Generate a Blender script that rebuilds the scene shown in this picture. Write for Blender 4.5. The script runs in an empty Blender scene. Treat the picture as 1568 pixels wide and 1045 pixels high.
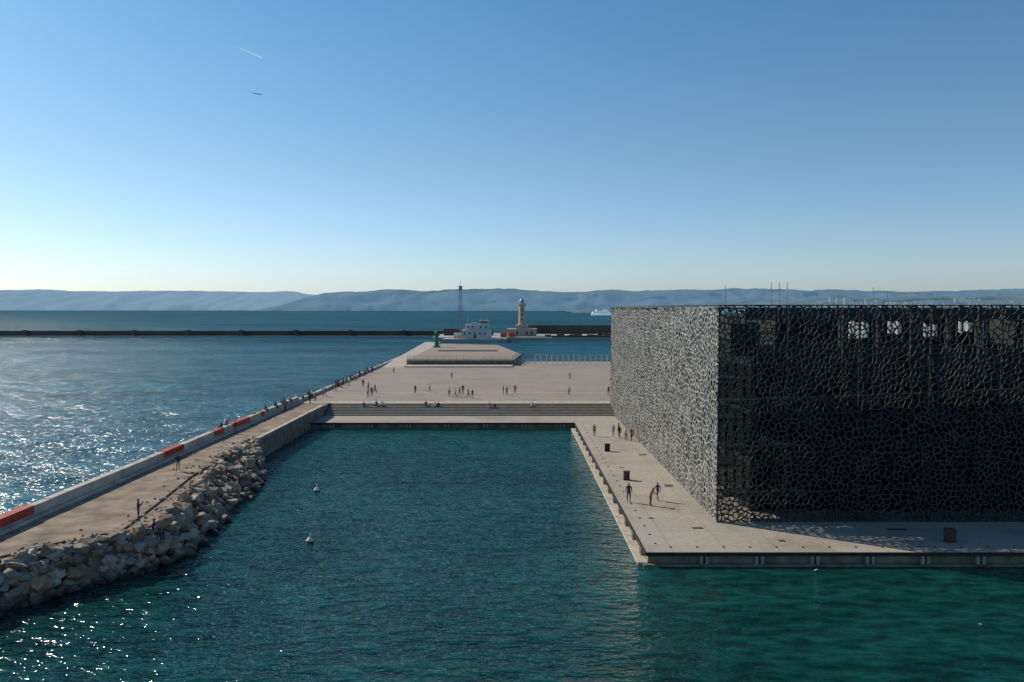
import bpy, bmesh, math, random
from mathutils import Vector, Matrix, geometry
import mathutils
random.seed(7)
R=random.Random(11)
scene=bpy.context.scene
col=scene.collection
# ---------------------------------------------------------------- materials
def new_mat(name):
    m=bpy.data.materials.new(name); m.use_nodes=True
    nt=m.node_tree; b=nt.nodes['Principled BSDF']
    return m,nt,b
def simple(name,c,rough=0.8,var=0.25,scale=1.5,bump=0.0,metal=0.0,emit=None,es=0.0,spec=0.3):
    m,nt,b=new_mat(name)
    tc=nt.nodes.new('ShaderNodeNewGeometry')
    n=nt.nodes.new('ShaderNodeTexNoise'); n.inputs['Scale'].default_value=scale; n.inputs['Detail'].default_value=6
    nt.links.new(tc.outputs['Position'],n.inputs['Vector'])
    r=nt.nodes.new('ShaderNodeMapRange'); r.inputs[1].default_value=0.3; r.inputs[2].default_value=0.7
    r.inputs[3].default_value=1-var; r.inputs[4].default_value=1+var
    nt.links.new(n.outputs['Fac'],r.inputs[0])
    mx=nt.nodes.new('ShaderNodeVectorMath'); mx.operation='SCALE'; mx.inputs[0].default_value=c
    nt.links.new(r.outputs[0],mx.inputs['Scale'])
    nt.links.new(mx.outputs[0],b.inputs['Base Color'])
    b.inputs['Roughness'].default_value=rough; b.inputs['Metallic'].default_value=metal
    b.inputs['Specular IOR Level'].default_value=spec
    if bump>0:
        bp=nt.nodes.new('ShaderNodeBump'); bp.inputs['Distance'].default_value=bump; bp.inputs['Strength'].default_value=1
        nt.links.new(n.outputs['Fac'],bp.inputs['Height']); nt.links.new(bp.outputs[0],b.inputs['Normal'])
    if emit:
        b.inputs['Emission Color'].default_value=(*emit,1); b.inputs['Emission Strength'].default_value=es
    return m
def paving(name,c1,c2,joint,bw,bh,stain=(0.5,0.42,0.33)):
    m,nt,b=new_mat(name); N=nt.nodes; L=nt.links
    g=N.new('ShaderNodeNewGeometry')
    br=N.new('ShaderNodeTexBrick'); br.inputs['Scale'].default_value=1
    br.inputs['Brick Width'].default_value=bw; br.inputs['Row Height'].default_value=bh
    br.inputs['Mortar Size'].default_value=0.025; br.inputs['Mortar Smooth'].default_value=0.3
    br.inputs['Color1'].default_value=(*c1,1); br.inputs['Color2'].default_value=(*c2,1); br.inputs['Mortar'].default_value=(*joint,1)
    br.offset=0
    L.new(g.outputs['Position'],br.inputs['Vector'])
    n=N.new('ShaderNodeTexNoise'); n.inputs['Scale'].default_value=0.12; n.inputs['Detail'].default_value=7; n.inputs['Roughness'].default_value=0.62
    L.new(g.outputs['Position'],n.inputs['Vector'])
    r=N.new('ShaderNodeMapRange'); r.inputs[1].default_value=0.48; r.inputs[2].default_value=0.75; r.inputs[3].default_value=0; r.inputs[4].default_value=0.65
    L.new(n.outputs['Fac'],r.inputs[0])
    mx=N.new('ShaderNodeMix'); mx.data_type='RGBA'; mx.blend_type='MULTIPLY'
    L.new(r.outputs[0],mx.inputs['Factor']); L.new(br.outputs['Color'],mx.inputs['A']); mx.inputs['B'].default_value=(*stain,1)
    n2=N.new('ShaderNodeTexNoise'); n2.inputs['Scale'].default_value=2.2; n2.inputs['Detail'].default_value=8; n2.inputs['Roughness'].default_value=0.7
    L.new(g.outputs['Position'],n2.inputs['Vector'])
    r2=N.new('ShaderNodeMapRange'); r2.inputs[1].default_value=0.3; r2.inputs[2].default_value=0.7; r2.inputs[3].default_value=0.80; r2.inputs[4].default_value=1.13
    L.new(n2.outputs['Fac'],r2.inputs[0])
    sc=N.new('ShaderNodeVectorMath'); sc.operation='SCALE'; L.new(mx.outputs['Result'],sc.inputs[0]); L.new(r2.outputs[0],sc.inputs['Scale'])
    L.new(sc.outputs[0],b.inputs['Base Color']); b.inputs['Roughness'].default_value=0.85; b.inputs['Specular IOR Level'].default_value=0.25
    return m
M={}
M['quay']=paving('quay_concrete',(0.37,0.325,0.265),(0.34,0.30,0.245),(0.20,0.18,0.15),4.0,4.0)
M['plaza']=paving('plaza_concrete',(0.31,0.25,0.205),(0.285,0.235,0.195),(0.21,0.175,0.145),9.0,9.0,(0.74,0.64,0.56))
M['step']=simple('step_stone',(0.24,0.205,0.175),0.85,0.15,1.0)
M['wall']=simple('weathered_wall_concrete',(0.17,0.15,0.10),0.85,0.45,0.8,0.02)
M['wall_light']=simple('light_concrete',(0.40,0.35,0.285),0.85,0.25,1.2)
M['post']=simple('fender_concrete',(0.26,0.235,0.18),0.85,0.3,1.2)
M['black']=simple('black_steel_edge',(0.015,0.015,0.017),0.6,0.3,2)
M['jetty']=simple('jetty_gravel',(0.235,0.178,0.128),0.95,0.45,0.55,0.05)
M['jwall']=simple('jetty_wall_stone',(0.19,0.155,0.12),0.9,0.4,0.9,0.05)
M['parapet']=simple('parapet_concrete',(0.42,0.38,0.32),0.85,0.3,0.7,0.02)
M['red']=simple('red_paint',(0.36,0.055,0.03),0.7,0.35,1.5)
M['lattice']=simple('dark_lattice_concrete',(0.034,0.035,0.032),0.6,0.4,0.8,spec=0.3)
M['lattice_w']=simple('sunlit_tone_lattice_concrete',(0.27,0.26,0.24),0.6,0.4,0.7,spec=0.4)  # lighter lattice concrete: sunlight on the west face put into the colour
M['glass']=simple('dark_facade_glass',(0.006,0.010,0.009),0.2,0.1,0.5,spec=0.25)
M['dark']=simple('dark_floor_metal',(0.018,0.021,0.019),0.6,0.2,0.5)
M['white']=simple('white_render',(0.58,0.56,0.52),0.7,0.1,0.3)
M['breakw']=simple('breakwater_stone',(0.085,0.075,0.065),0.9,0.3,0.08)
M['breakl']=simple('breakwater_ledge',(0.33,0.32,0.30),0.9,0.2,0.1)
M['green']=simple('green_paint',(0.01,0.16,0.10),0.5,0.15,1)
M['rust']=simple('rusty_steel',(0.08,0.05,0.033),0.8,0.4,3)
M['window']=simple('window_glass',(0.05,0.06,0.07),0.2,0.1,1)
M['steel']=simple('galvanised_steel',(0.30,0.31,0.32),0.5,0.1,1,metal=0.3)
M['buoy']=simple('buoy_white',(0.6,0.6,0.56),0.5,0.1,3)
M['orange']=simple('orange_red_paint',(0.5,0.12,0.04),0.6,0.1,1)
M['grate']=simple('drain_grate',(0.05,0.045,0.04),0.6,0.3,5)
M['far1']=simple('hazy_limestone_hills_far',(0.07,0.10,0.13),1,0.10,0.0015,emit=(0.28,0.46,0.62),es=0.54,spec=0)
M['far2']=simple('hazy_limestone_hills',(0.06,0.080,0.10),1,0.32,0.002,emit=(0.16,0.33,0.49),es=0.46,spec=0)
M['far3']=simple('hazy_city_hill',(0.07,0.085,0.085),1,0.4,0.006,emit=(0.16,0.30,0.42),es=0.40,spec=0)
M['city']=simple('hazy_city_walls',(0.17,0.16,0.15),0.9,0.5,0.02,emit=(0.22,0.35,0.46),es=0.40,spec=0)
m,nt,b=new_mat('translucent_opening_standin');  # translucent panel added to stand in for bright openings on the terrace
tr=nt.nodes.new('ShaderNodeBsdfTranslucent'); tr.inputs[0].default_value=(0.5,0.52,0.49,1)
df=nt.nodes.new('ShaderNodeBsdfDiffuse'); df.inputs[0].default_value=(0.6,0.6,0.58,1)
mxs=nt.nodes.new('ShaderNodeMixShader'); mxs.inputs[0].default_value=0.35
nt.links.new(tr.outputs[0],mxs.inputs[1]); nt.links.new(df.outputs[0],mxs.inputs[2]); nt.links.new(mxs.outputs[0],nt.nodes['Material Output'].inputs[0])
M['opening_standin']=m
# rocks
m,nt,b=new_mat('boulder_stone'); N=nt.nodes; L=nt.links
at=N.new('ShaderNodeAttribute'); at.attribute_name='Col'
g=N.new('ShaderNodeNewGeometry'); n=N.new('ShaderNodeTexNoise'); n.inputs['Scale'].default_value=1.8; n.inputs['Detail'].default_value=8; n.inputs['Roughness'].default_value=.7
L.new(g.outputs['Position'],n.inputs['Vector'])
r=N.new('ShaderNodeMapRange'); r.inputs[1].default_value=.3; r.inputs[2].default_value=.7; r.inputs[3].default_value=.55; r.inputs[4].default_value=1.25
L.new(n.outputs['Fac'],r.inputs[0])
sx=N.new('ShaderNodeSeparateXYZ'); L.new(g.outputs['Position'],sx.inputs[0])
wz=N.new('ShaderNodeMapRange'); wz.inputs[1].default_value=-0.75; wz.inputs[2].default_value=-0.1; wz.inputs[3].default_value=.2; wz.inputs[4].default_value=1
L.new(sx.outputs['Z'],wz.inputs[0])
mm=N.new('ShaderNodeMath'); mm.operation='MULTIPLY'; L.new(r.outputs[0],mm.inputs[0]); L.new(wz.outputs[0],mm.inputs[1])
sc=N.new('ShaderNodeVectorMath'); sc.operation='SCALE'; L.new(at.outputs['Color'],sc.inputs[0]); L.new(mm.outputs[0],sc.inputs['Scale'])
L.new(sc.outputs[0],b.inputs['Base Color']); b.inputs['Roughness'].default_value=.85
bp=N.new('ShaderNodeBump'); bp.inputs['Distance'].default_value=.15; L.new(n.outputs['Fac'],bp.inputs['Height']); L.new(bp.outputs[0],b.inputs['Normal'])
M['rock']=m
# water: diffuse water body + fresnel-weighted glossy, grazing reflectance limited by wave slopes
m,nt,b=new_mat('sea_water_surface'); N=nt.nodes; L=nt.links
g=N.new('ShaderNodeNewGeometry')
sx=N.new('ShaderNodeSeparateXYZ'); L.new(g.outputs['Position'],sx.inputs[0])
def math_(op,a,bv=None):
    q=N.new('ShaderNodeMath'); q.operation=op
    for i,v in enumerate((a,bv)):
        if v is None: continue
        if isinstance(v,(int,float)): q.inputs[i].default_value=v
        else: L.new(v,q.inputs[i])
    return q.outputs[0]
def mr(v,a,b_,c,d):
    q=N.new('ShaderNodeMapRange'); L.new(v,q.inputs[0])
    for i,k in enumerate((a,b_,c,d)): q.inputs[i+1].default_value=k
    return q.outputs[0]
mx_=mr(sx.outputs['X'],-39,-36,0,1); my_=mr(sx.outputs['Y'],180,240,1,0)
basin=math_('MULTIPLY',mx_,my_)
def wave(scale,sxx,syy,rot,detail,rough=.55,dist=0.0):
    mp=N.new('ShaderNodeMapping'); mp.inputs['Scale'].default_value=(sxx,syy,1); mp.inputs['Rotation'].default_value=(0,0,math.radians(rot))
    L.new(g.outputs['Position'],mp.inputs[0])
    n=N.new('ShaderNodeTexNoise'); n.inputs['Scale'].default_value=scale; n.inputs['Detail'].default_value=detail; n.inputs['Roughness'].default_value=rough; n.inputs['Distortion'].default_value=dist
    L.new(mp.outputs[0],n.inputs['Vector']); return n.outputs['Fac']
w0=wave(2.6,0.45,1.0,20,2,.5)
w1=wave(1.1,0.45,1.0,16,3,.6,.1)
w2=wave(0.22,0.45,1.0,-12,3,.5,.2)
w3=wave(0.035,0.30,1.0,8,4)
w4=wave(0.012,0.22,1.0,-6,5,.65)
amp=mr(basin,0,1,2.0,0.5)
h=math_('ADD',math_('MULTIPLY',w1,mr(basin,0,1,.85,.58)),math_('MULTIPLY',w2,amp))
h=math_('ADD',h,math_('MULTIPLY',w0,.20))
bp=N.new('ShaderNodeBump'); bp.inputs['Distance'].default_value=1.0; bp.inputs['Strength'].default_value=1.0
L.new(h,bp.inputs['Height'])
cm=N.new('ShaderNodeMix'); cm.data_type='RGBA'; L.new(basin,cm.inputs['Factor'])
cm.inputs['A'].default_value=(0.009,0.064,0.092,1); cm.inputs['B'].default_value=(0.0028,0.042,0.036,1)
pat=mr(w3,.35,.65,.78,1.22); crest=mr(w1,.35,.68,.5,1.6); pat2=mr(w4,.35,.65,.78,1.22); cr2=mr(w2,.35,.65,.8,1.25)
sc=N.new('ShaderNodeVectorMath'); sc.operation='SCALE'; L.new(cm.outputs['Result'],sc.inputs[0]); L.new(math_('MULTIPLY',math_('MULTIPLY',math_('MULTIPLY',pat,crest),pat2),cr2),sc.inputs['Scale'])
N.remove(b)
wd=N.new('ShaderNodeBsdfDiffuse'); L.new(sc.outputs[0],wd.inputs['Color'])
wg=N.new('ShaderNodeBsdfGlossy'); L.new(bp.outputs[0],wg.inputs['Normal']); wg.inputs['Color'].default_value=(.90,.97,1,1)
L.new(mr(basin,0,1,.17,.07),wg.inputs['Roughness'])
fr=N.new('ShaderNodeFresnel'); fr.inputs['IOR'].default_value=1.33; L.new(bp.outputs[0],fr.inputs['Normal'])
cap=math_('MULTIPLY',mr(sx.outputs['Y'],80,600,.44,.15),pat2)
cap=math_('MULTIPLY',cap,math_('MULTIPLY',mr(basin,0,1,.66,1.1),cr2))
fac=math_('MINIMUM',fr.outputs[0],cap)
ms=N.new('ShaderNodeMixShader'); L.new(fac,ms.inputs[0]); L.new(wd.outputs[0],ms.inputs[1]); L.new(wg.outputs[0],ms.inputs[2])
L.new(ms.outputs[0],N['Material Output'].inputs[0])
M['water']=m
# ---------------------------------------------------------------- mesh helpers
def link(o,parent=None):
    col.objects.link(o)
    if parent: o.parent=parent
    return o
def mesh_obj(name,v,f,mat,parent=None,smooth=False):
    me=bpy.data.meshes.new(name); me.from_pydata(v,[],f); me.update()
    for mt in (mat if isinstance(mat,list) else [mat]): me.materials.append(mt)
    if smooth:
        for p in me.polygons: p.use_smooth=True
    return link(bpy.data.objects.new(name,me),parent)
def empty(name,loc=(0,0,0)):
    e=bpy.data.objects.new(name,None); e.location=loc; col.objects.link(e); return e
class MB:
    def __init__(s): s.v=[]; s.f=[]; s.m=[]
    def box(s,x0,x1,y0,y1,z0,z1,mi=0):
        i=len(s.v)
        s.v+=[(x0,y0,z0),(x1,y0,z0),(x1,y1,z0),(x0,y1,z0),(x0,y0,z1),(x1,y0,z1),(x1,y1,z1),(x0,y1,z1)]
        fs=[(0,1,5,4),(1,2,6,5),(2,3,7,6),(3,0,4,7),(4,5,6,7),(3,2,1,0)]
        for f in fs: s.f.append(tuple(i+k for k in f)); s.m.append(mi)
    def tube(s,a,b,r,mi=0,n=6,r2=None):
        a=Vector(a); b=Vector(b); d=(b-a); 
        if d.length<1e-6: return
        d.normalize(); u=d.orthogonal().normalized(); w=d.cross(u)
        r2=r if r2 is None else r2
        i=len(s.v)
        for p,rr in ((a,r),(b,r2)):
            for k in range(n):
                t=2*math.pi*k/n; s.v.append(tuple(p+(u*math.cos(t)+w*math.sin(t))*rr))
        for k in range(n):
            s.f.append((i+k,i+(k+1)%n,i+n+(k+1)%n,i+n+k)); s.m.append(mi)
        s.f.append(tuple(i+n+k for k in range(n))); s.m.append(mi)
        s.f.append(tuple(i+n-1-k for k in range(n))); s.m.append(mi)
    def lathe(s,prof,cx,cy,n=20,mi=0,a0=0):
        i=len(s.v)
        for r,z in prof:
            for k in range(n):
                t=2*math.pi*k/n+a0; s.v.append((cx+r*math.cos(t),cy+r*math.sin(t),z))
        for j in range(len(prof)-1):
            for k in range(n):
                s.f.append((i+j*n+k,i+j*n+(k+1)%n,i+(j+1)*n+(k+1)%n,i+(j+1)*n+k)); s.m.append(mi)
        j=len(prof)-1
        s.f.append(tuple(i+j*n+k for k in range(n))); s.m.append(mi)
    def prism(s,poly,z0,z1,mi=0,mtop=None):
        n=len(poly); i=len(s.v)
        for x,y in poly: s.v.append((x,y,z0))
        for x,y in poly: s.v.append((x,y,z1))
        s.f.append(tuple(i+n+k for k in range(n))); s.m.append(mi if mtop is None else mtop)
        for k in range(n): s.f.append((i+k,i+(k+1)%n,i+n+(k+1)%n,i+n+k)); s.m.append(mi)
    def obj(s,name,mats,parent=None,smooth=False,bevel=0):
        o=mesh_obj(name,s.v,s.f,mats,parent,smooth)
        o.data.polygons.foreach_set('material_index',s.m)
        if bevel:
            bm=o.modifiers.new('bevel','BEVEL'); bm.width=bevel; bm.segments=2; bm.limit_method='ANGLE'
        return o
# ---------------------------------------------------------------- world, sun, camera
SUN_EL=34; SUN_AZ=-57
w=bpy.data.worlds.new('World'); scene.world=w; w.use_nodes=True
nt=w.node_tree; bg=nt.nodes['Background']
sky=nt.nodes.new('ShaderNodeTexSky'); sky.sky_type='NISHITA'; sky.sun_disc=False
sky.sun_elevation=math.radians(SUN_EL); sky.sun_rotation=math.radians(SUN_AZ)
sky.altitude=0; sky.air_density=1.0; sky.dust_density=0.5; sky.ozone_density=2.0
tc=nt.nodes.new('ShaderNodeTexCoord'); sp=nt.nodes.new('ShaderNodeSeparateXYZ'); nt.links.new(tc.outputs['Generated'],sp.inputs[0])
r=nt.nodes.new('ShaderNodeMapRange'); r.inputs[1].default_value=0.0; r.inputs[2].default_value=0.40; nt.links.new(sp.outputs['Z'],r.inputs[0])
ramp=nt.nodes.new('ShaderNodeValToRGB'); ce=ramp.color_ramp.elements
ce[0].position=0; ce[0].color=(0.61,0.71,1.0,1); ce[1].position=1; ce[1].color=(0.40,0.71,0.84,1)
e=ce.new(0.12); e.color=(0.66,0.77,0.96,1)
e=ce.new(0.45); e.color=(0.56,0.73,0.82,1)
nt.links.new(r.outputs[0],ramp.inputs[0])
mx=nt.nodes.new('ShaderNodeMix'); mx.data_type='RGBA'; mx.blend_type='MULTIPLY'; mx.inputs['Factor'].default_value=1
nt.links.new(sky.outputs[0],mx.inputs['A']); nt.links.new(ramp.outputs[0],mx.inputs['B'])
nt.links.new(mx.outputs['Result'],bg.inputs[0]); bg.inputs[1].default_value=0.132
sl=bpy.data.lights.new('sun','SUN'); sl.energy=4.9; sl.angle=math.radians(0.5); sl.color=(1,0.90,0.75)
so=bpy.data.objects.new('sun',sl); col.objects.link(so)
az=math.radians(SUN_AZ); el=math.radians(SUN_EL)
sd=Vector((math.sin(az)*math.cos(el),math.cos(az)*math.cos(el),math.sin(el)))
so.rotation_euler=sd.to_track_quat('Z','Y').to_euler()
cam=bpy.data.cameras.new('camera'); cam.lens=28; cam.sensor_width=36; cam.clip_end=90000; cam.clip_start=0.5
co=bpy.data.objects.new('camera',cam); col.objects.link(co); co.location=(0,0,18)
co.rotation_euler=(math.radians(90-2.28),0,0); scene.camera=co
scene.view_settings.view_transform='Standard'; scene.view_settings.look='None'; scene.view_settings.exposure=0
# ---------------------------------------------------------------- sea
WZ=-1.0
xs=[-40000,-3000,-400,-100,0,100,400,3000,40000]; ys=[-3000,-200,0,60,150,400,1500,6000,45000]
v=[(x,y,WZ) for y in ys for x in xs]; f=[]
for j in range(8):
    for i in range(8): f.append((j*9+i,j*9+i+1,(j+1)*9+i+1,(j+1)*9+i))
mesh_obj('sea_water',v,f,M['water'])
# ---------------------------------------------------------------- quay
b=MB()
poly=[(10,58.4),(170,58.4),(170,134),(-31.9,134),(-31.9,126),(10,126)]
b.prism(poly,-0.30,0.0,0,1)
b.obj('museum_quay',[M['wall'],M['quay']])
b=MB()
b.prism([(10.12,58.52),(169.8,58.52),(169.8,133.9),(-31.8,133.9),(-31.8,126.15),(10.12,126.15)],-3,-0.305,0)
qs=empty('quay_wall')
b.obj('wall_body',[M['wall']],qs)
b=MB()
b.box(9.95,170,58.30,58.42,-0.27,-0.03); b.box(9.88,10.02,58.45,126,-0.27,-0.03); b.box(-31.9,9.86,125.88,126.02,-0.27,-0.03)
b.obj('edge_profile',[M['black']],qs)
b=MB()
x=13.9
while x<168:
    for dx in (0,0.42): b.box(x+dx,x+dx+0.24,58.22,58.5,-1.1,-0.28)
    x+=4.1
y=60.2
while y<125:
    for dy in (0,0.5): b.box(9.82,10.1,y+dy,y+dy+0.25,-1.1,-0.28)
    y+=4.1
x=-29
while x<9:
    for dx in (0,0.5): b.box(x+dx,x+dx+0.28,125.8,126.1,-1.1,-0.28)
    x+=6.1
b.obj('fender_posts',[M['post']],qs)
b=MB()
b.box(9.72,169,58.10,58.5,-1.35,-0.86); b.box(9.35,10.1,58.5,126.0,-1.35,-0.80,1); b.box(-31.8,9.3,125.5,126.1,-1.3,-.86)
b.obj('lower_ledge',[M['wall'],M['wall_light']],qs)
for (x,y,sxx,syy) in [(16.2,98,.9,.9),(16.0,80.7,.9,.9),(31.5,64.5,1.6,.5),(15.3,64.9,.9,.5),(21,61.3,.5,.5),(12.0,68,.4,.4),(12.5,90,.4,.4)]:
    mb=MB(); mb.box(x-sxx/2,x+sxx/2,y-syy/2,y+syy/2,0.002,0.012)
    n=5
    for k in range(n):
        xx=x-sxx/2+(k+.5)*sxx/n; mb.box(xx-.03,xx+.03,y-syy/2+.04,y+syy/2-.04,0.012,0.03,1)
    mb.obj('drain_grate',[M['grate'],M['rust']])
b=MB()
x=12
while x<120: b.lathe([(.09,0.002),(.09,.05),(.05,.07)],x,59.6,8); x+=2.0
y=60.5
while y<125: b.lathe([(.09,0.002),(.09,.05),(.05,.07)],11.0,y,8); y+=2.5
b.obj('quay_studs',[M['grate']])
def mooring(x,y,s=1.0,mat='rust',nm='steel_mooring_block'):
    mb=MB(); mb.box(x-.36*s,x+.36*s,y-.28*s,y+.28*s,0.0,0.1*s); mb.box(x-.33*s,x+.33*s,y-.25*s,y+.25*s,.1*s,.9*s); mb.box(x-.36*s,x+.36*s,y-.28*s,y+.28*s,.9*s,1.0*s)
    mb.box(x-.2*s,x+.2*s,y-.28*s,y-.25*s,.3*s,.7*s); mb.tube((x-.12*s,y-.3*s,.5*s),(x+.12*s,y-.3*s,.5*s),.03*s)
    mb.obj(nm,[M[mat]],bevel=.03)
mooring(12.1,100.5,.95,'black'); mooring(12.1,83.5,.95,'rust'); mooring(33.9,61.0,1.05,'rust')
# ---------------------------------------------------------------- esplanade
PZ=1.5
b=MB()
b.prism([(-38,139.5),(170,139.5),(170,252),(-38,252)],-3,PZ,0,1)
b.obj('esplanade_plaza',[M['jwall'],M['plaza']])
b=MB()
n=8
for k in range(n):
    y0=134+k*5.5/n; z1=(k+1)*PZ/n-0.004
    b.box(-31.7,140,y0,139.49,-.2 if k==0 else k*PZ/n-0.03,z1)
b.obj('esplanade_steps',[M['step']])
b=MB(); b.box(-37,140,139.6,142.6,PZ+.003,PZ+.007); b.box(-37.0,140,157,157.5,PZ+.003,PZ+.007)
b.obj('paving_band',[M['wall_light']])
b=MB()
b.box(-38.3,-37.6,139.5,330,-.5,PZ+.55)
b.obj('esplanade_edge_wall',[M['parapet']],bevel=.04)
TZ=3.2
b=MB()
b.prism([(-31,234),(0.5,234),(3,262),(-6,330),(-31,345)],-3,TZ,0,1)
b.obj('raised_terrace',[M['jwall'],M['plaza']])
b=MB(); b.box(-30.9,0.4,233.6,233.98,TZ-.4,TZ+.1); b.box(-30.5,0.2,226,233.5,PZ+.003,PZ+.3); b.box(-26,-5,280,281,TZ+.003,TZ+.5); b.obj('terrace_coping',[M['wall_light']])
v=[(-37.6,225,PZ+.01),(-31,225,PZ+.01),(-31,345,3.8),(-37.6,345,3.8),(-37.6,225,-2),(-31,225,-2),(-31,345,-2),(-37.6,345,-2)]
mesh_obj('access_ramp',v,[(0,1,2,3),(4,5,1,0),(5,6,2,1),(6,7,3,2),(7,4,0,3)],M['wall_light'])
def fence(name,pts,z,h,sp,mat,rails=3,r=.05):
    mb=MB()
    for (a,c) in zip(pts[:-1],pts[1:]):
        a=Vector((*a,z)); c=Vector((*c,z)); L_=(c-a).length; n=max(1,int(L_/sp))
        for k in range(n+1):
            p=a.lerp(c,k/n); mb.tube(p,p+Vector((0,0,h)),r,n=5)
        for q in range(rails):
            zz=h*(q+1)/rails-.02; mb.tube(a+Vector((0,0,zz)),c+Vector((0,0,zz)),r*.8,n=5)
    return mb.obj(name,[mat])
fence('terrace_railing',[(-30.8,234.3),(0.2,234.3),(2.8,262)],TZ,1.1,2.0,M['steel'])
fence('site_fence',[(7.0,238),(40,238)],PZ,2.9,1.6,M['white'],3,.10)
fence('site_fence',[(1.0,236),(7.0,238)],PZ,1.4,1.6,M['white'],2,.07)
def beacon(x,y,z,s=1):
    mb=MB(); mb.lathe([(1.3*s,z),(1.3*s,z+.5*s),(.75*s,z+.6*s),(.6*s,z+3.8*s),(1.15*s,z+4.0*s),(1.15*s,z+4.2*s),(.5*s,z+4.2*s),(.5*s,z+5.1*s),(.75*s,z+5.15*s),(.1*s,z+5.8*s),(.05*s,z+6.4*s)],x,y,14)
    for k in range(10):
        t=k*math.pi/5; mb.tube((x+1.08*s*math.cos(t),y+1.08*s*math.sin(t),z+4.2*s),(x+1.08*s*math.cos(t),y+1.08*s*math.sin(t),z+5.0*s),.035*s,n=4)
    mb.obj('green_harbour_beacon',[M['green']])
beacon(-29.3,309,TZ,1.15)
# ---------------------------------------------------------------- jetty
JZ=1.62
inner=[(-31.7,98),(-31.7,88),(-30.2,78),(-28,66.5),(-26.8,58.5),(-30.4,55),(-33,51),(-34.6,44),(-35.4,30),(-36,10)]
outer=[(-30.9,97),(-27.3,87),(-26.0,77),(-25.0,66),(-24.9,60.5),(-26.8,56.5),(-30,52),(-32,49.5),(-33.2,42),(-34,28),(-34.6,8)]
b=MB()
poly=[(-38.3,8),(-37,8),(-37,30),(-36.4,44),(-34.8,51),(-32.4,55),(-29.0,58.5),(-30,66.5),(-31.6,78),(-31.9,88),(-31.92,98),(-31.92,139.48),(-38.3,139.48)]
b.prism(poly,-3,JZ,1,0)
b.obj('stone_jetty',[M['jetty'],M['jwall']])
b=MB()
b.box(-32.4,-31.86,99,134,JZ+.003,JZ+.18); b.obj('jetty_kerb',[M['parapet']],bevel=.03)
par=empty('jetty_parapet')
b=MB()
y=10; 
while y<139:
    y1=min(y+6,139.4); b.box(-38.1+R.uniform(-.02,.02),-37.35+R.uniform(-.015,.015),y+.015,y1-.015,JZ-.2,JZ+1.05+R.uniform(-.02,.02)); y=y1
b.obj('wall_blocks',[M['parapet']],par,bevel=.05)
b=MB(); b.box(-37.33,-36.95,10,139,JZ,JZ+.28); b.obj('wall_footing',[M['parapet']],par,bevel=.04)
b=MB(); 
for y0,y1 in ((44,61.6),(85,90),(99.5,102.5),(106,113),(118,119.5)):
    b.box(-38.13,-37.30,y0,y1,JZ+.42,JZ+1.09)
b.obj('red_panels',[M['red']],par)
b=MB(); b.box(-39.6,-38.11,8,139.4,-3,.9); b.obj('jetty_apron',[M['jwall']])
def hull_rock(c,s,rnd):
    bm=bmesh.new()
    sx,sy,sz=s*rnd.uniform(.75,1.3),s*rnd.uniform(.75,1.3),s*rnd.uniform(.55,.9)
    for k in range(14):
        d=Vector((rnd.gauss(0,1),rnd.gauss(0,1),rnd.gauss(0,1))).normalized()*rnd.uniform(.85,1.1)
        bm.verts.new((d.x*sx,d.y*sy,d.z*sz))
    res=bmesh.ops.convex_hull(bm,input=bm.verts)
    junk=[e for e in res['geom_interior'] if isinstance(e,bmesh.types.BMVert)]
    if junk: bmesh.ops.delete(bm,geom=junk,context='VERTS')
    bmesh.ops.bevel(bm,geom=list(bm.edges),offset=s*.14,segments=2,profile=.6,affect='EDGES',clamp_overlap=True)
    rot=Matrix.Rotation(rnd.uniform(0,6.28),3,'Z')@Matrix.Rotation(rnd.uniform(-.5,.5),3,'X')
    bm.verts.index_update()
    V=[tuple(rot@v.co+Vector(c)) for v in bm.verts]; F=[tuple(v.index for v in f.verts) for f in bm.faces]
    bm.free(); return V,F
RV=[];RF=[];RC=[]
def add_rock(c,s,colr):
    V,F=hull_rock(c,s,R); o=len(RV); RV.extend(V); 
    for f in F: RF.append(tuple(o+k for k in f)); RC.append(colr)
inn=[(-31.9,98.5)]+inner
def rcol():
    c=R.uniform(.20,.45); tint=R.random()
    if tint<.2: return (c*1.12,c*.66,c*.40)
    if tint<.75: return (c*1.02,c*.82,c*.60)
    return (c,c*.88,c*.73)
for k in range(900):
    t=R.random()**0.85
    i=t*(len(outer)-1); q=int(min(i,len(outer)-2)); u=i-q
    po=Vector(outer[q]).lerp(Vector(outer[q+1]),u); pi=Vector(inn[q]).lerp(Vector(inn[q+1]),u)
    s_=R.uniform(-.35,1.02)
    p=pi.lerp(po,s_); z=JZ+.05-(JZ+1.05)*max(0,s_)**1.15 + R.uniform(-.2,.25)
    big=R.uniform(.28,.68)
    if R.random()<.14: big*=1.4
    if s_<0: big*=.5; z=JZ+R.uniform(-.05,.12)
    add_rock((p.x,p.y,z),big,rcol())
for (x,y,s) in [(-31.9,51.2,1.0),(-33,49.2,.95),(-30.6,50.9,.8),(-34,52,.8),(-29.5,53.5,.75)]:
    add_rock((x,y,R.uniform(-.3,.4)),s,R.choice([(.42,.21,.11),(.34,.27,.20),(.40,.24,.14)]))
for k in range(150):
    y=R.uniform(12,139); add_rock((-39.9+R.uniform(-1.2,.3),y,R.uniform(-1.1,.2)),R.uniform(.4,.85),(.25,.20,.15))
for k in range(190):
    t=R.random(); i=t*(len(inner)-1); q=int(min(i,len(inner)-2)); u=i-q
    pi=Vector(inner[q]).lerp(Vector(inner[q+1]),u); add_rock((pi.x-abs(R.gauss(0,1.6))-.4,pi.y,JZ+.02),R.uniform(.06,.2),(.26,.21,.16))
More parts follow.
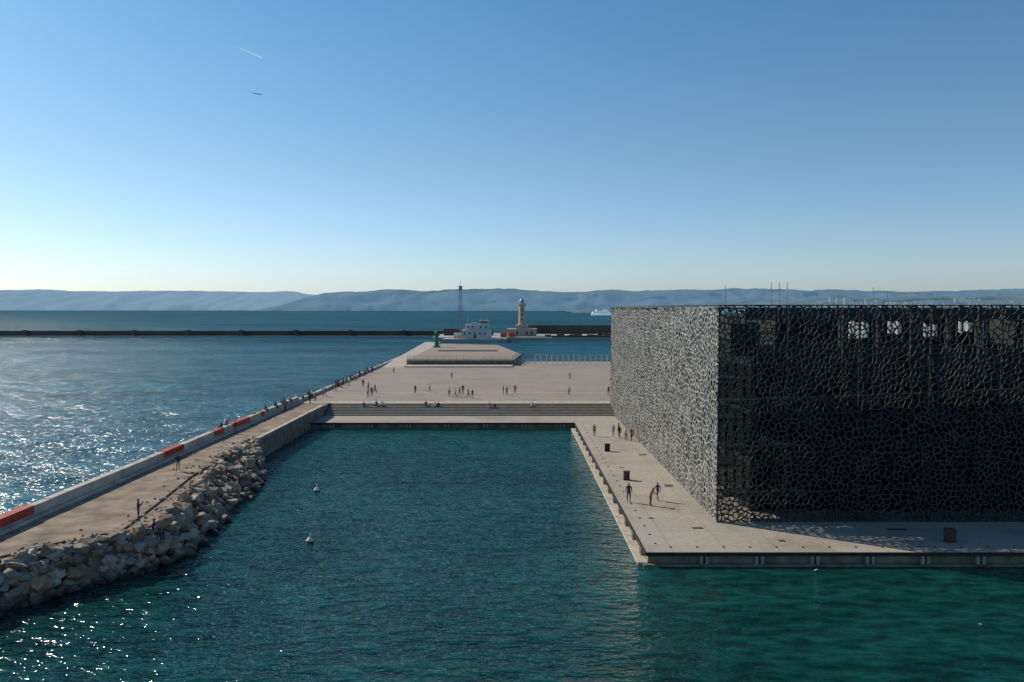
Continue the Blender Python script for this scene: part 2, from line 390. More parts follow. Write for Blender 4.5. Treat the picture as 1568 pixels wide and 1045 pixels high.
me=bpy.data.meshes.new('riprap_boulders'); me.from_pydata(RV,[],RF); me.update(); me.materials.append(M['rock'])
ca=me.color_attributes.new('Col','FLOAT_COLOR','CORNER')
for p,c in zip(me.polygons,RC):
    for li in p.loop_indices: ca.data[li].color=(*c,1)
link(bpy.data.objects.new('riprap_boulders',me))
v=[];f=[]
for k,(a,c) in enumerate(zip(inn,outer)):
    v+=[(a[0]-2.6,a[1],JZ-.12),(a[0]-.3,a[1],JZ-.2),(c[0],c[1],-1.5)]
for k in range(len(inn)-1):
    for q in (0,1): f.append((3*k+q,3*k+q+1,3*k+q+4,3*k+q+3))
mesh_obj('riprap_core',v,f,M['jetty'])
# ---------------------------------------------------------------- museum lattice building
mus=empty('museum_building',(0,0,0))
BX0,BX1,BY0,BY1,BH=17.3,89.3,66.7,139.2,18.3
def lattice(name,W,H,cell,wid,dep,fn,seed,asp=1.15,keep=.78,mat='lattice'):
    rn=random.Random(seed); pts=[]
    cx,cy=cell,cell*asp
    ni=int(W/cx)+4; nj=int(H/cy)+4
    for j in range(-2,nj):
        for i in range(-2,ni):
            px_,py_=(i+.5*(j%2)+rn.uniform(-.47,.47))*cx,(j+rn.uniform(-.47,.47))*cy
            kk=keep+.34*mathutils.noise.noise(Vector((px_*.6,py_*.6,seed*3.1)))
            if rn.random()>kk: continue
            pts.append(Vector((px_,py_)))
    vs,es,fs,*_=geometry.delaunay_2d_cdt(pts,[],[],0,1e-6)
    cc=[]; em={}
    for k,t in enumerate(fs):
        A,B,C=[vs[q] for q in t[:3]]
        d=2*(A.x*(B.y-C.y)+B.x*(C.y-A.y)+C.x*(A.y-B.y))
        if abs(d)<1e-9: cc.append((A+B+C)/3)
        else:
            a2,b2,c2=A.length_squared,B.length_squared,C.length_squared
            cc.append(Vector(((a2*(B.y-C.y)+b2*(C.y-A.y)+c2*(A.y-B.y))/d,(a2*(C.x-B.x)+b2*(A.x-C.x)+c2*(B.x-A.x))/d)))
        for q in range(3):
            e=tuple(sorted((t[q],t[(q+1)%3]))); em.setdefault(e,[]).append(k)
    V=[];F=[]
    def inside(p): return 0<=p.x<=W and 0<=p.y<=H
    for e,ks in em.items():
        if len(ks)!=2: continue
        a,b_=cc[ks[0]],cc[ks[1]]
        if not inside(a) and not inside(b_): continue
        if not inside(a) or not inside(b_):
            if not inside(a): a,b_=b_,a
            t=1.0; d=b_-a
            if d.x>0: t=min(t,(W-a.x)/d.x)
            if d.x<0: t=min(t,(0-a.x)/d.x)
            if d.y>0: t=min(t,(H-a.y)/d.y)
            if d.y<0: t=min(t,(0-a.y)/d.y)
            b_=a+d*t
        d=b_-a; L_=d.length
        if L_<.02: continue
        d/=L_; n=Vector((-d.y,d.x)); 
        w0=wid*rn.uniform(.5,1.7)/2; wm=w0*rn.uniform(.6,.85); o=rn.uniform(0,.03); dd=dep*rn.uniform(.9,1.1)
        ww=w0*1.35
        i=len(V)
        for p,wk in ((a-d*.03,ww),((a+b_)/2,wm),(b_+d*.03,ww)):
            for sgn,z in ((-1,o),(1,o),(1,o+dd),(-1,o+dd)):
                q=p+n*wk*sgn; V.append(fn(q.x,q.y,z))
        for s_ in (0,4):
            for k in range(4): F.append((i+s_+k,i+s_+(k+1)%4,i+s_+4+(k+1)%4,i+s_+4+k))
    return mesh_obj(name,V,F,M[mat],mus)
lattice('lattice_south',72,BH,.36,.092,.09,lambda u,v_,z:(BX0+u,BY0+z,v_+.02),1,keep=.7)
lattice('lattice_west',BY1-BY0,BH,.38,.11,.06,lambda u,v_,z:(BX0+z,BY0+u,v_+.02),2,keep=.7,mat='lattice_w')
lattice('lattice_north',72,BH,1.0,.2,.14,lambda u,v_,z:(BX0+u,BY1-z,v_+.02),3)
lattice('lattice_east',BY1-BY0,BH,1.2,.2,.14,lambda u,v_,z:(BX1-z,BY0+u,v_+.02),4)
lattice('lattice_roof',72,BY1-BY0-18,1.9,.3,.16,lambda u,v_,z:(BX0+u,BY0+18+v_,BH-.3+z),5)
b=MB()
b.box(BX0+4,BX1-4,BY0+4.0,BY1-4,0,13.2,0)
b.obj('glass_volume',[M['glass']],mus)
b=MB()
for z in (4.4,8.8,13.22):
    b.box(BX0+3.9,BX1-3.9,BY0+3.9,BY1-3.9,z-.25,z+.2)
x=BX0+4
while x<BX1-4:
    b.box(x-.08,x+.08,BY0+3.85,BY0+4.02,0,13.0); x+=3.0
y=BY0+6
while y<BY1-4:
    b.box(BX0+3.85,BX0+4.02,y-.08,y+.08,0,13.0); y+=3.0
b.obj('floor_slabs_and_mullions',[M['dark']],mus)
def rampv(p0,p1,wd,z0,z1,axis):
    (x0,y0),(x1,y1)=p0,p1
    if axis=='x': V=[(x0,y0,z0),(x1,y0,z1),(x1,y0+wd,z1),(x0,y0+wd,z0)]
    else: V=[(x0,y0,z0),(x0+wd,y0,z0),(x0+wd,y1,z1),(x0,y1,z1)]
    return V+[(a,b_,c-.3) for a,b_,c in V]
RVv=[];RFf=[]
for z0,z1 in ((2.2,5.4),(6.2,9.4),(10.2,13.0)):
    for V in (rampv((BX0+.8,BY0+.9),(BX1-1,0),2.0,z0,z1,'x'),rampv((BX0+.8,BY0+3),(0,BY1-1),2.0,z1-1,z0-.5,'y')):
        i=len(RVv); RVv+=V
        RFf+=[tuple(i+q for q in f_) for f_ in ((0,1,2,3),(7,6,5,4),(0,4,5,1),(1,5,6,2),(2,6,7,3),(3,7,4,0))]
mesh_obj('walkways',RVv,RFf,M['dark'],mus)
b=MB()
for x in (BX0+.02,BX1-.12):
    for y in (BY0+.0,BY1-.12): b.box(x-.02,x+.10,y-.02,y+.10,0,BH)
b.box(BX0,BX1,BY0-.01,BY0+.14,BH-.02,BH+.08); b.box(BX0-.01,BX0+.14,BY0+.15,BY1,BH-.02,BH+.08)
x=BX0+6
while x<BX1:
    b.tube((x,BY0+.35,0),(x,BY0+.35,BH),.1,n=8); b.tube((x,BY0+3.6,0),(x,BY0+3.6,BH-.2),.2,n=8); x+=6
y=BY0+6
while y<BY1:
    b.tube((BX0+.4,y,0),(BX0+.4,y,BH),.1,n=8); y+=6
b.obj('columns_and_edge_beams',[M['dark']],mus)
b=MB()
b.box(BX0+12,BX1-8,BY0+22,BY1-10,13.42,17.2); b.box(48,BX1-6,BY0+6,BY0+16,13.42,17.0)
b.box(BX0+4.3,24.5,BY0+12,BY0+20,13.42,16.6); b.box(BX0+4.3,BX1-4.3,BY0+4.3,BY0+4.5,13.42,14.5)
b.obj('terrace_pavilion',[M['dark']],mus)
b=MB()
for x0,x1,z0,z1 in ((31.9,33.8,15.1,17.0),(35.6,36.9,15.5,17.0),(39.0,40.3,15.2,16.8),(42.3,43.6,15.6,17.0)):
    # scalloped translucent panels added in place of bright openings, not plain rectangles
    n_=8; vv=[];ff=[]
    for k in range(n_+1):
        x=x0+(x1-x0)*k/n_; vv+=[(x,75.5+.08*math.sin(k*1.3),z0+.28*abs(math.sin(k*.9+x0))),(x,75.5+.08*math.sin(k*1.3),z1-.3*abs(math.cos(k*.7+x0)))]
    i=len(b.v); b.v+=vv
    for k in range(n_): b.f.append((i+2*k,i+2*k+2,i+2*k+3,i+2*k+1)); b.m.append(0)
b.obj('terrace_opening_standins',[M['opening_standin']],mus)
b=MB()
for x in (31.2,34.8,38.0,41.4,44.8,47.6): b.tube((x,75.4,13.4),(x,75.4,17.6),.35,n=8)
b.box(24,72,75.2,75.45,17.2,17.7); b.box(24,72,77,77.2,13.4,14.6); b.box(24,72,82,82.2,16.9,18.0)
b.obj('terrace_frame',[M['dark']],mus)
# ---------------------------------------------------------------- breakwater and harbour entrance
bw=empty('breakwater')
b=MB(); b.box(-2500,-30,545,551,-3,3.3); b.obj('sea_wall',[M['breakw']],bw)
b=MB(); b.box(-2500,-30,540,545,-3,-.1); b.obj('ledge',[M['breakl']],bw)
b=MB()
x=-2480
while x<-40: b.box(x,x+2.2,543.5,547,.0,3.9); x+=37
b.obj('buttresses',[M['breakw']],bw)
bw2=empty('harbour_mole')
b=MB(); b.box(-48,110,478,560,-3,1.2); b.box(-40,-3,455,478,-3,1.0); b.obj('mole_platform',[M['breakl']],bw2)
b=MB(); b.box(10,400,545,549,1.2,7.2); b.box(-44,-12,512,514,1.2,5.5); b.box(110,400,549.1,556,-3,1.8); b.box(24,109,478.5,480,1.2,2.2); b.obj('mole_wall',[M['breakw']],bw2)
b=MB()
for k in range(60):
    x=R.uniform(20,105); y=R.uniform(482,500); s=R.uniform(1,3); b.box(x,x+s*1.6,y,y+s,1.2,1.2+s*R.uniform(.3,.9))
b.obj('stacked_blocks',[M['rust']],bw2)
lh=empty('lighthouse')
b=MB(); lx,ly=6.2,500
b.box(lx-9,lx+9,ly-7,ly+7,1.2,5.5); b.box(lx-9.4,lx+9.4,ly-7.4,ly+7.4,5.5,5.9)
b.box(lx-4,lx+4,ly-4,ly+4,5.9,8.2)
b.obj('base',[M['wall_light']],lh)
b=MB(); b.lathe([(2.6,8.2),(2.5,9.0),(2.15,9.2),(1.8,20.0),(2.4,20.6),(2.7,20.8),(2.7,21.2),(1.5,21.2)],lx,ly,24)
b.obj('tower',[M['wall_light']],lh,smooth=False)
b=MB(); b.lathe([(1.35,21.2),(1.35,23.2)],lx,ly,12); b.obj('lantern_room',[M['steel']],lh)
b=MB(); b.lathe([(1.6,23.2),(1.5,23.5),(.8,24.4),(.2,24.8),(.08,26.2)],lx,ly,16)
for k in range(12):
    t=k*math.pi/6; b.tube((lx+2.6*math.cos(t),ly+2.6*math.sin(t),21.2),(lx+2.6*math.cos(t),ly+2.6*math.sin(t),22.0),.06,n=4)
b.obj('lantern_roof',[M['steel']],lh)
b=MB()
for z in (11,14,17): b.box(lx-.4,lx+.4,ly-2.3,ly-1.5,z,z+1.2)
for x in (-6,-3,3,6): b.box(lx+x-.6,lx+x+.6,ly-7.06,ly-6.9,2.2,4.5)
b.obj('windows',[M['window']],lh)
ps=empty('pilot_station')
b=MB(); b.box(-29.5,-12,462,472,1.0,5.8); b.box(-27.5,-13.5,464,471,5.8,9.2); b.box(-19,-13.8,464.6,470,9.2,11.4); b.box(-24,-21,465,469,9.2,10.2); b.box(-29.8,-11.7,461.7,472.3,5.7,6.0); b.box(-19.3,-13.5,464.2,470.4,11.4,11.6)
b.box(-34.0,-29.5,464,470,1.0,4.0)
b.obj('walls_and_roofs',[M['white']],ps)
b=MB()
for x in range(-28,-13,3): b.box(x,x+.8,461.93,462.02,3.3,4.5)
for x in (-26,-23.5,-18.5,-15.5): b.box(x,x+.8,463.93,464.02,7.2,8.3)
b.box(-18.5,-14.3,464.53,464.62,10.1,10.9); b.box(-22,-20.9,461.9,462.01,1.2,3.2)
b.obj('windows_and_doors',[M['window']],ps)
b=MB()
for x in (-26,-17.5,-14.5): b.tube((x,467,9),(x,467,14.5),.12,n=5)
b.box(-17,-15,466.5,466.7,13,13.3)
b.obj('antennas',[M['steel']],ps)
b=MB(); mx0,my0=-29.7,460
prev=None
for k in range(17):
    z=1.0+k*1.75; hw=1.15-.03*k
    cs=[(mx0+sx_*hw,my0+sy_*hw,z) for sx_,sy_ in ((-1,-1),(1,-1),(1,1),(-1,1))]
    if prev:
        for q in range(4):
            b.tube(prev[q],cs[q],.15,n=4); b.tube(prev[q],cs[(q+1)%4],.08,n=4); b.tube(cs[q],cs[(q+1)%4],.08,n=4)
    prev=cs
zt=prev[0][2]
b.box(mx0-1.7,mx0+1.7,my0-1.7,my0+1.7,zt,zt+.3); b.box(mx0-.9,mx0+.9,my0-.9,my0+.9,zt+.3,zt+2.2); b.box(mx0-1.7,mx0+1.7,my0-1.7,my0+1.7,zt+2.2,zt+2.4)
b.tube((mx0,my0,zt+2.4),(mx0,my0,zt+5.5),.12,n=5)
b.obj('signal_mast',[M['steel']])
for (x,y,mt,nm) in [(-7,480,'orange','red_shipping_container'),(-2,484,'orange','red_shipping_container')]:
    mb=MB(); mb.box(x,x+4,y,y+2.5,1.25,3.9)
    for k in range(9): mb.box(x+.25+k*.42,x+.42+k*.42,y-.05,y,1.35,3.8)
    mb.obj(nm,[M[mt]])
for x,h in ((130,31.5),(134,31.5),(138,31.5),(181,29),(188,27.5),(107,30)):
    mb=MB(); mb.tube((x,400,-.5),(x,400,h),.28,n=6,r2=.15); mb.tube((x-1.0,400,h*.8),(x+1.0,400,h*.8),.1,n=4); mb.tube((x-.7,400,h*.9),(x+.7,400,h*.9),.08,n=4); mb.tube((x,400,h*.8),(x-3,403,1),.04,n=4)
    mb.prism([(x-2,392),(x,388),(x+2,392),(x+2,406),(x-2,406)],-1.4,.6,0)
    mb.obj('sailing_boat',[M['steel']])
fe=empty('ferry'); b=MB()
b.prism([(250,2500),(300,2490),(318,2500),(300,2510),(250,2510)],-2,6.5,0); b.prism([(252,2494),(303,2494),(306,2500),(303,2507),(252,2507)],6.5,10.5); b.prism([(262,2495),(300,2495),(300,2506),(262,2506)],10.5,13.5); b.box(288,299,2496,2505,13.5,16); b.box(262,268,2497,2503,13.5,18)
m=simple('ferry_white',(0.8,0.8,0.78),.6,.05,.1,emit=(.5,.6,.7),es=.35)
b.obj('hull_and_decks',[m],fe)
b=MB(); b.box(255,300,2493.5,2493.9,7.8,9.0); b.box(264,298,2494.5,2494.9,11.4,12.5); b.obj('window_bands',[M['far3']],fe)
# ---------------------------------------------------------------- hills
def ridge(name,dist,prof,mat,amp,depth,seed):
    nx=420; ny=13; V=[];F=[]
    xa=prof[0][0]; xb=prof[-1][0]
    for j in range(ny):
        t=j/(ny-1)
        for i in range(nx):
            x=xa+(xb-xa)*i/(nx-1)
            for q in range(len(prof)-1):
                if prof[q+1][0]>=x: break
            u=(x-prof[q][0])/(prof[q+1][0]-prof[q][0]); u=max(0,min(1,u)); u=u*u*(3-2*u)
            hc=prof[q][1]*(1-u)+prof[q+1][1]*u
            nz=mathutils.noise.fractal(Vector((x/700+seed,t*2.2,seed)),.7,2.1,7)
            rd=abs(mathutils.noise.noise(Vector((x/380+seed,t*1.0,seed+4))))
            h=hc*(t**.6)+amp*nz*t-rd*hc*.5*math.sin(math.pi*t)
            V.append((x,dist+depth*t+200*nz,max(h,-3) if j else -3))
    for j in range(ny-1):
        for i in range(nx-1): F.append((j*nx+i,j*nx+i+1,(j+1)*nx+i+1,(j+1)*nx+i))
    mesh_obj(name,V,F,mat,smooth=True)
def prof(pix,d): return [((x-784)/1220*d,(474-y)/1220*d+18) for x,y in pix]
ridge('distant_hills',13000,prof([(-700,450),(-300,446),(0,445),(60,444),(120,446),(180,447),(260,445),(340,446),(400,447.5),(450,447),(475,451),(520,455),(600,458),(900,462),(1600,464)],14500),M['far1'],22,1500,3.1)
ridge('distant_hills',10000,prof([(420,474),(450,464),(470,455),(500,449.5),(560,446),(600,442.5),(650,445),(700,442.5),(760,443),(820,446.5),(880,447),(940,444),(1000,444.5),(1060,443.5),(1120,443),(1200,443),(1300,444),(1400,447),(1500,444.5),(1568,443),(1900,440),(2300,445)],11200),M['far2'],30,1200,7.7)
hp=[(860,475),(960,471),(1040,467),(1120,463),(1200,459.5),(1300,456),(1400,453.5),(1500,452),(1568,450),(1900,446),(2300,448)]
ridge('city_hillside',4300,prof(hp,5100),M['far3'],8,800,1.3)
P5=prof(hp,5100)
def crest_h(x):
    for q in range(len(P5)-1):
        if P5[q+1][0]>=x: break
    u=max(0,min(1,(x-P5[q][0])/(P5[q+1][0]-P5[q][0]))); return P5[q][1]*(1-u)+P5[q+1][1]*u
b=MB()
for k in range(1300):
    x=R.uniform(1100,4800); t=R.random()
    y=4250+650*t
    z=crest_h(x)*(t**.6)*.72
    s=R.uniform(9,30); h=R.uniform(1,6)
    b.box(x,x+s,y,y+s*.6,z-14,z+h)
for px,h in ((1270,24),(1281,19),(1293,21),(1325,12),(1462,16),(1500,14)):
    x=(px-784)/1220*4700; b.box(x,x+18,4700,4715,10,66+h)
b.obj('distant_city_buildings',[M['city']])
# ---------------------------------------------------------------- airliner and contrail
b=MB(); 
b.tube((-18,0,0),(14,0,0),1.9,n=10); b.tube((-23,0,-.1),(-18,0,0),.6,n=10,r2=1.9); b.tube((14,0,0),(22,0,.9),1.9,n=10,r2=.4)
def wing(pts,th):
    i=len(b.v)
    for x,y,z in pts: b.v.append((x,y,z))
    for x,y,z in pts: b.v.append((x,y,z+th))
    n=len(pts); b.f.append(tuple(i+n+k for k in range(n))); b.m.append(0); b.f.append(tuple(i+n-1-k for k in range(n))); b.m.append(0)
    for k in range(n): b.f.append((i+k,i+(k+1)%n,i+n+(k+1)%n,i+n+k)); b.m.append(0)
for s in (-1,1):
    wing([(-6,s*1.5,-.8),(2,s*1.5,-.8),(7,s*17,.8),(4.5,s*17,.8)],.4); wing([(15,s*.6,.6),(20,s*.6,.6),(22,s*7,1),(20,s*7,1)],.25)
    b.tube((-5,s*6,-1.6),(-.5,s*6,-1.6),1.0,n=8)
wing([(14,-.15,1.6),(20,-.15,1.2),(23,-.15,7.5),(20.5,-.15,7.5)],.1)
o=b.obj('airliner',[M['white']]); o.location=(-1264,4000,1087); o.rotation_euler=(0.35,0.1,0.5)
b=MB()
b.tube((-3080,9000,2950),(-2790,9000,2820),1.5,n=8,r2=7.0)
m=simple('vapour_white',(0.9,0.9,0.9),1,0.0,1,emit=(.8,.85,.9),es=.45)
b.obj('contrail',[m])
# ---------------------------------------------------------------- buoys & gulls
def buoy(x,y,tilt):
    mb=MB(); mb.lathe([(.05,-.35),(.28,-.3),(.36,-.05),(.33,.12),(.18,.32),(.07,.42),(.05,.62),(.08,.65),(.08,.72),(.02,.75)],0,0,16)
    mb.lathe([(.37,-.1),(.385,-.06),(.385,0.02),(.36,.06)],0,0,16,1)
    o=mb.obj('mooring_buoy',[M['buoy'],M['black']],smooth=True); o.location=(x,y,WZ+.1); o.rotation_euler=(tilt,.1,0); o.scale=(.85,.85,.85)
buoy(-20.4,82.5,.12); buoy(-16.5,64.2,-.1)
def gull(x,y,rot,z=WZ+.02):
    mb=MB(); mb.lathe([(.02,-.3),(.06,-.24),(.11,-.08),(.12,.05),(.08,.18),(.045,.24),(.06,.28),(.055,.33),(.02,.37),(.008,.44)],0,0,10)
    o=mb.obj('seagull',[M['buoy']],smooth=True)
    o.data.transform(Matrix.Rotation(math.radians(78),4,'X')); o.location=(x,y,z+.04); o.rotation_euler=(0,0,rot); o.scale=(.5,.5,.5)
for x,y in ((22.1,57.2),(28.2,47.2)): gull(x,y,R.uniform(0,6))
# ---------------------------------------------------------------- people
def pmat(n,c): return simple(n,c,.85,.12,6)
SK=[pmat('skin_light',(.50,.30,.21)),pmat('skin_tan',(.32,.18,.11))]
HR=[pmat('hair_dark',(.025,.018,.014)),pmat('hair_brown',(.10,.055,.03))]
CL={'black':pmat('cloth_black',(.02,.02,.022)),'navy':pmat('cloth_navy',(.025,.035,.075)),'white':pmat('cloth_white',(.62,.61,.58)),'red':pmat('cloth_red',(.35,.05,.04)),'grey':pmat('cloth_grey',(.14,.14,.145)),'jean':pmat('cloth_denim',(.06,.09,.16)),'beige':pmat('cloth_beige',(.36,.29,.21)),'blue':pmat('cloth_blue',(.10,.20,.38))}
def pose_joints(pose):
    J={'pel':(0,0,.95),'sp':(0,0,1.12),'ch':(0,-.01,1.32),'nb':(0,0,1.45),'nk':(0,-.01,1.52),'hd':(0,-.025,1.60),'ht':(0,-.01,1.665)}
    for s,n in ((-1,'l'),(1,'r')):
        J['sh'+n]=(s*.175,0,1.41); J['el'+n]=(s*.225,.03,1.13); J['wr'+n]=(s*.235,-.06,.90); J['pa'+n]=(s*.235,-.085,.83)
        J['hp'+n]=(s*.09,0,.90); J['kn'+n]=(s*.105,-.02,.50); J['an'+n]=(s*.11,.03,.09); J['to'+n]=(s*.13,-.13,.035)
    if pose=='walk':
        J['knl']=(-.09,-.17,.53); J['anl']=(-.09,-.27,.11); J['tol']=(-.10,-.43,.07)
        J['knr']=(.09,.05,.50); J['anr']=(.09,.33,.15); J['tor']=(.10,.24,.035)
        J['ell']=(-.22,.14,1.15); J['wrl']=(-.22,.10,.92); J['pal']=(-.22,.08,.85)
        J['elr']=(.22,-.08,1.14); J['wrr']=(.21,-.25,.99); J['par']=(.20,-.31,.94)
    if pose=='phone':
        for s,n in ((-1,'l'),(1,'r')): J['el'+n]=(s*.22,-.08,1.15); J['wr'+n]=(s*.07,-.27,1.33); J['pa'+n]=(s*.05,-.30,1.40)
    if pose=='lean':
        for k in ('sp','ch','nb','nk','hd','ht'):
            x,y,z=J[k]; dz=z-.95; J[k]=(x,y-dz*.35,.95+dz*.93)
        for n in 'lr':
            x,y,z=J['sh'+n]; J['sh'+n]=(x,y-.16,z-.03); s=1 if n=='r' else -1
            J['el'+n]=(s*.24,-.28,1.13); J['wr'+n]=(s*.12,-.48,1.10); J['pa'+n]=(s*.07,-.54,1.10)
    if pose=='sit':
        dz=-.45
        for k in list(J):
            x,y,z=J[k]; J[k]=(x,y,z+dz)
        for k in ('ch','nb','nk','hd','ht'):
            x,y,z=J[k]; J[k]=(x,y-.06,z-.01)
        for s,n in ((-1,'l'),(1,'r')):
            J['sh'+n]=(s*.175,-.06,.95); J['hp'+n]=(s*.10,-.03,.49); J['kn'+n]=(s*.14,-.45,.50); J['an'+n]=(s*.13,-.42,.09); J['to'+n]=(s*.15,-.58,.035)
            J['el'+n]=(s*.24,-.12,.68); J['wr'+n]=(s*.15,-.34,.60); J['pa'+n]=(s*.13,-.42,.585)
    return J
RAD={'pel':(.135,.105),'sp':(.115,.09),'ch':(.145,.105),'nb':(.075,.07),'nk':(.05,.052),'hd':(.078,.092),'ht':(.062,.075),
'sh':(.06,.06),'el':(.042,.042),'wr':(.027,.03),'pa':(.036,.022),'hp':(.09,.095),'kn':(.058,.06),'an':(.038,.042),'to':(.04,.03)}
BONES=[('pel','sp','shirt'),('sp','ch','shirt'),('ch','nb','shirt'),('nb','nk','skin'),('nk','hd','skin'),('hd','ht','head')]
for n in 'lr': BONES+=[('ch','sh'+n,'shirt'),('sh'+n,'el'+n,'shirt'),('el'+n,'wr'+n,'fore'),('wr'+n,'pa'+n,'skin'),('pel','hp'+n,'pants'),('hp'+n,'kn'+n,'pants'),('kn'+n,'an'+n,'calf'),('an'+n,'to'+n,'shoe')]
def build_person(pose,shirt,pants,skin,hair,sleeves,shorts,longhair):
    J=pose_joints(pose); names=list(J); idx={k:i for i,k in enumerate(names)}
    V=[J[k] for k in names]; E=[(idx[a],idx[c]) for a,c,_ in BONES]
    rad=[RAD[k if k in RAD else k[:-1]] for k in names]; roots=[idx['pel']]
    for n in 'lr':
        s=1 if n=='r' else -1
        wv=Vector(J['wr'+n]); pv=Vector(J['pa'+n]); d=(pv-wv).normalized()
        side=Vector((0,1,0)) if abs(d.y)<.75 else Vector((1,0,0)); side=(side-d*side.dot(d)).normalized(); curl=Vector((-s,0,0)) if abs(side.y)>.5 else Vector((0,0,-1))
        for q,(off,ln) in enumerate(((-.027,.062),(-.009,.078),(.009,.085),(.027,.074))):
            a=pv+side*off; c=pv+d*(ln*.55+.02)+side*off*1.15; e=pv+d*(ln+.02)+side*off*1.15+curl*.02
            i=len(V); V+=[tuple(a),tuple(c),tuple(e)]; E+=[(i,i+1),(i+1,i+2)]; rad+=[(.0095,.0095),(.009,.009),(.0075,.0075)]; roots.append(i)
        a=wv.lerp(pv,.6); c=a-side*.045+d*.02; e=c-side*.012+d*.04
        i=len(V); V+=[tuple(a),tuple(c),tuple(e)]; E+=[(i,i+1),(i+1,i+2)]; rad+=[(.012,.012),(.011,.011),(.009,.009)]; roots.append(i)
    me=bpy.data.meshes.new('tmp'); me.from_pydata(V,E,[]); o=bpy.data.objects.new('tmp',me); col.objects.link(o)
    md=o.modifiers.new('s','SKIN'); md.use_smooth_shade=True
    sv=me.skin_vertices[0].data
    for i,r_ in enumerate(rad): sv[i].radius=r_; sv[i].use_root=(i in roots)
    sb=o.modifiers.new('ss','SUBSURF'); sb.levels=1; sb.render_levels=1
    dg=bpy.context.evaluated_depsgraph_get(); dg.update()
    m2=bpy.data.meshes.new_from_object(o.evaluated_get(dg)); bpy.data.objects.remove(o)
    for mt in (shirt,pants,skin,hair,CL['black']): m2.materials.append(mt)
    segs=[(Vector(J[a]),Vector(J[c]),t,(RAD[a if a in RAD else a[:-1]][0]+RAD[c if c in RAD else c[:-1]][0])/2) for a,c,t in BONES]
    hd=Vector(J['hd'])
    for p in m2.polygons:
        c=p.center; best=None; bd=9
        for a,e,t,r_ in segs:
            ab=e-a; u=max(0,min(1,(c-a).dot(ab)/ab.length_squared)); dd=(c-(a+ab*u)).length-r_*.8
            if dd<bd: bd=dd; best=(t,u)
        t,u=best
        mi={'shirt':0,'pants':1,'skin':2,'head':2,'shoe':4}.get(t,0)
        if t=='fore': mi=0 if sleeves else 2
        if t=='calf': mi=2 if shorts else 1
        if c.z>hd.z-.12 and t in('head','skin') and (c-hd).length<.16:
            rel=c-hd
            if rel.z>.055 or (rel.y>.01 and rel.z>-.05) or (longhair and rel.y>.0): mi=3
        p.material_index=mi; p.use_smooth=True
    bm=bmesh.new(); bm.from_mesh(m2)
    def ball(c,r_,mi,sc=(1,1,1)):
        res=bmesh.ops.create_icosphere(bm,subdivisions=1,radius=r_); 
        for v_ in res['verts']: v_.co=Vector((v_.co.x*sc[0],v_.co.y*sc[1],v_.co.z*sc[2]))+Vector(c)
        for f_ in {f_ for v_ in res['verts'] for f_ in v_.link_faces}: f_.material_index=mi; f_.smooth=True
    fy=hd.y-.082
    ball((hd.x,fy-.008,hd.z-.005),.015,2,(.8,1.2,1.5))
    for s in (-1,1): ball((hd.x+s*.03,fy+.006,hd.z+.018),.009,4); ball((hd.x+s*.078,hd.y+.005,hd.z),.02,2,(.4,.8,1.2))
    ball((hd.x,fy+.004,hd.z-.042),.016,3,(1.3,.5,.35))
    ball((hd.x,hd.y+.025,hd.z+.035),.088,3,(.95,1.0,.95))
    if longhair: ball((hd.x,hd.y+.06,hd.z-.06),.075,3,(1.0,.6,1.6))
    bm.to_mesh(m2); bm.free()
    return m2
kinds={}
outs=[('black','jean',0,0,1,0,0),('white','navy',1,1,0,1,0),('red','jean',0,1,0,0,1),('navy','beige',1,0,0,1,0),('grey','black',0,0,1,0,1),('white','jean',0,0,0,0,1),('blue','beige',0,1,0,0,0),('black','black',1,0,1,0,0)]
def get(pose,k):
    key=(pose,k)
    if key not in kinds:
        s,p,sk,h,sl,sh,lh_=outs[k]; kinds[key]=build_person(pose,CL[s],CL[p],SK[sk],HR[h],sl,sh,lh_); kinds[key].name='person_'+pose
    return kinds[key]
nm={'stand':'standing_person','walk':'walking_person','phone':'person_taking_photo','lean':'leaning_person','sit':'seated_person'}
def person(x,y,z,pose,k,rot,s=None):
    o=bpy.data.objects.new(nm[pose],get(pose,k)); col.objects.link(o); o.location=(x,y,z); o.rotation_euler=(0,0,math.radians(rot)); s=s or R.uniform(.98,1.07); o.scale=(s*1.08,s*1.08,s)
for a in [(10.9,73.7,0,'stand',0,170),(12.7,72.4,0,'lean',2,60),(13.7,74.3,0,'walk',3,200),
 (11.7,112.5,0,'stand',4,20),(15.0,110.5,0,'walk',0,180),(15.7,109,0,'stand',5,0),(16.3,108,0,'walk',2,190),(15.2,113,0,'stand',7,90),(14.3,111.8,0,'stand',6,-40),
 (-33.8,80,JZ,'walk',3,200),(-28.9,61.0,JZ,'phone',0,120)]: person(*a)
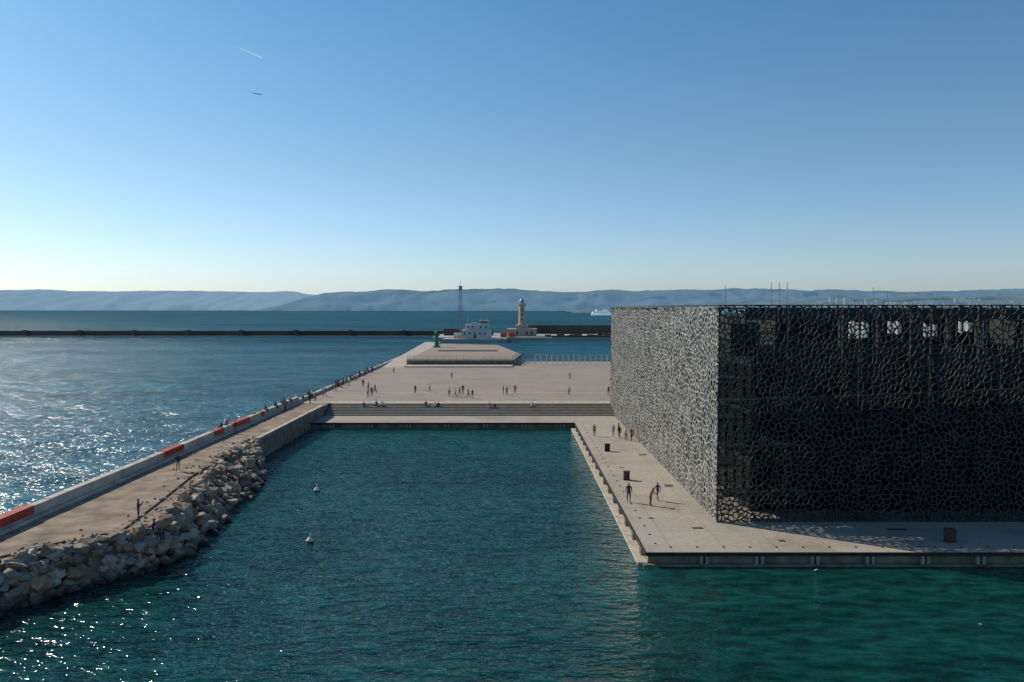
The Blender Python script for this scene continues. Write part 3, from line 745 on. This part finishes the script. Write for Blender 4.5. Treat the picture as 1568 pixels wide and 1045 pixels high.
for x,y,z,k,r_ in ((-26.6,58.4,1.25,7,110),(-26.1,57.8,1.1,4,80)):
    person(x,y,z,'sit',k,r_)
for a in [(-18.9,155,'stand',0,0),(-16.4,158,'walk',5,90),(-11.9,150.5,'stand',1,30),(-10.6,149,'walk',5,-90),(-9.6,155,'stand',7,0),(-8.1,147,'walk',0,120),(-7.3,147,'stand',3,160),
 (-1.7,154,'stand',0,90),(-1.0,152.5,'phone',4,0),(.6,156,'walk',2,180),(11.0,153,'stand',5,0),(13.6,187,'walk',4,60),(-14.2,187,'walk',6,0),(-30.5,205,'stand',5,180),
 (-26.6,146.5,'walk',2,90),(-26.6,150.5,'stand',0,0),(-26.9,156,'walk',4,150),(-29.5,163,'stand',5,0),(-31.5,168,'walk',0,200),(-28.9,160,'stand',6,90),(18.6,153,'stand',2,0),(-10,151,'walk',0,100)]:
    person(a[0],a[1],PZ+.008,a[2],a[3],a[4])
for x,y,k,r_ in ((-15,138.2,0,0),(-13.4,138.0,5,10),(-12.8,138.1,7,-10),(-23.6,138.2,4,0),(-25.8,138.0,0,20),(-3.9,137.6,6,0),(-3.0,137.4,2,15),(3.5,138.1,5,0),(-22.6,138.2,5,-5)):
    kk=int((y-134)/(5.5/8)); person(x,y,(kk+1)*PZ/8-.45+.02,'sit',k,r_)
rr=random.Random(5)
y=143
while y<236:
    k=rr.randrange(8)
    if rr.random()<.55: person(-37.85,y,PZ+.55-.43,'sit',k,90 if rr.random()<.6 else -90)
    else: person(-36.6+rr.uniform(-.4,1.5),y,PZ+.008,rr.choice(['stand','walk','phone','lean']),k,rr.uniform(0,360))
    y+=rr.choice([.8,1.0,1.6,2.5,5,8]) 
for y,k in ((103,0),(105,2),(116.5,5),(121,2),(126,7),(129.5,4),(131,0),(134,5)):
    person(-37.7,y,JZ+1.05-.43,'sit',k,rr.choice([90,-90,80]))
for x,y,k in ((-36.4,104.2,0),(-36.3,127,4),(-35.8,136,3),(-35,137.5,7)): person(x,y,JZ+.005,'stand',k,rr.uniform(0,360))
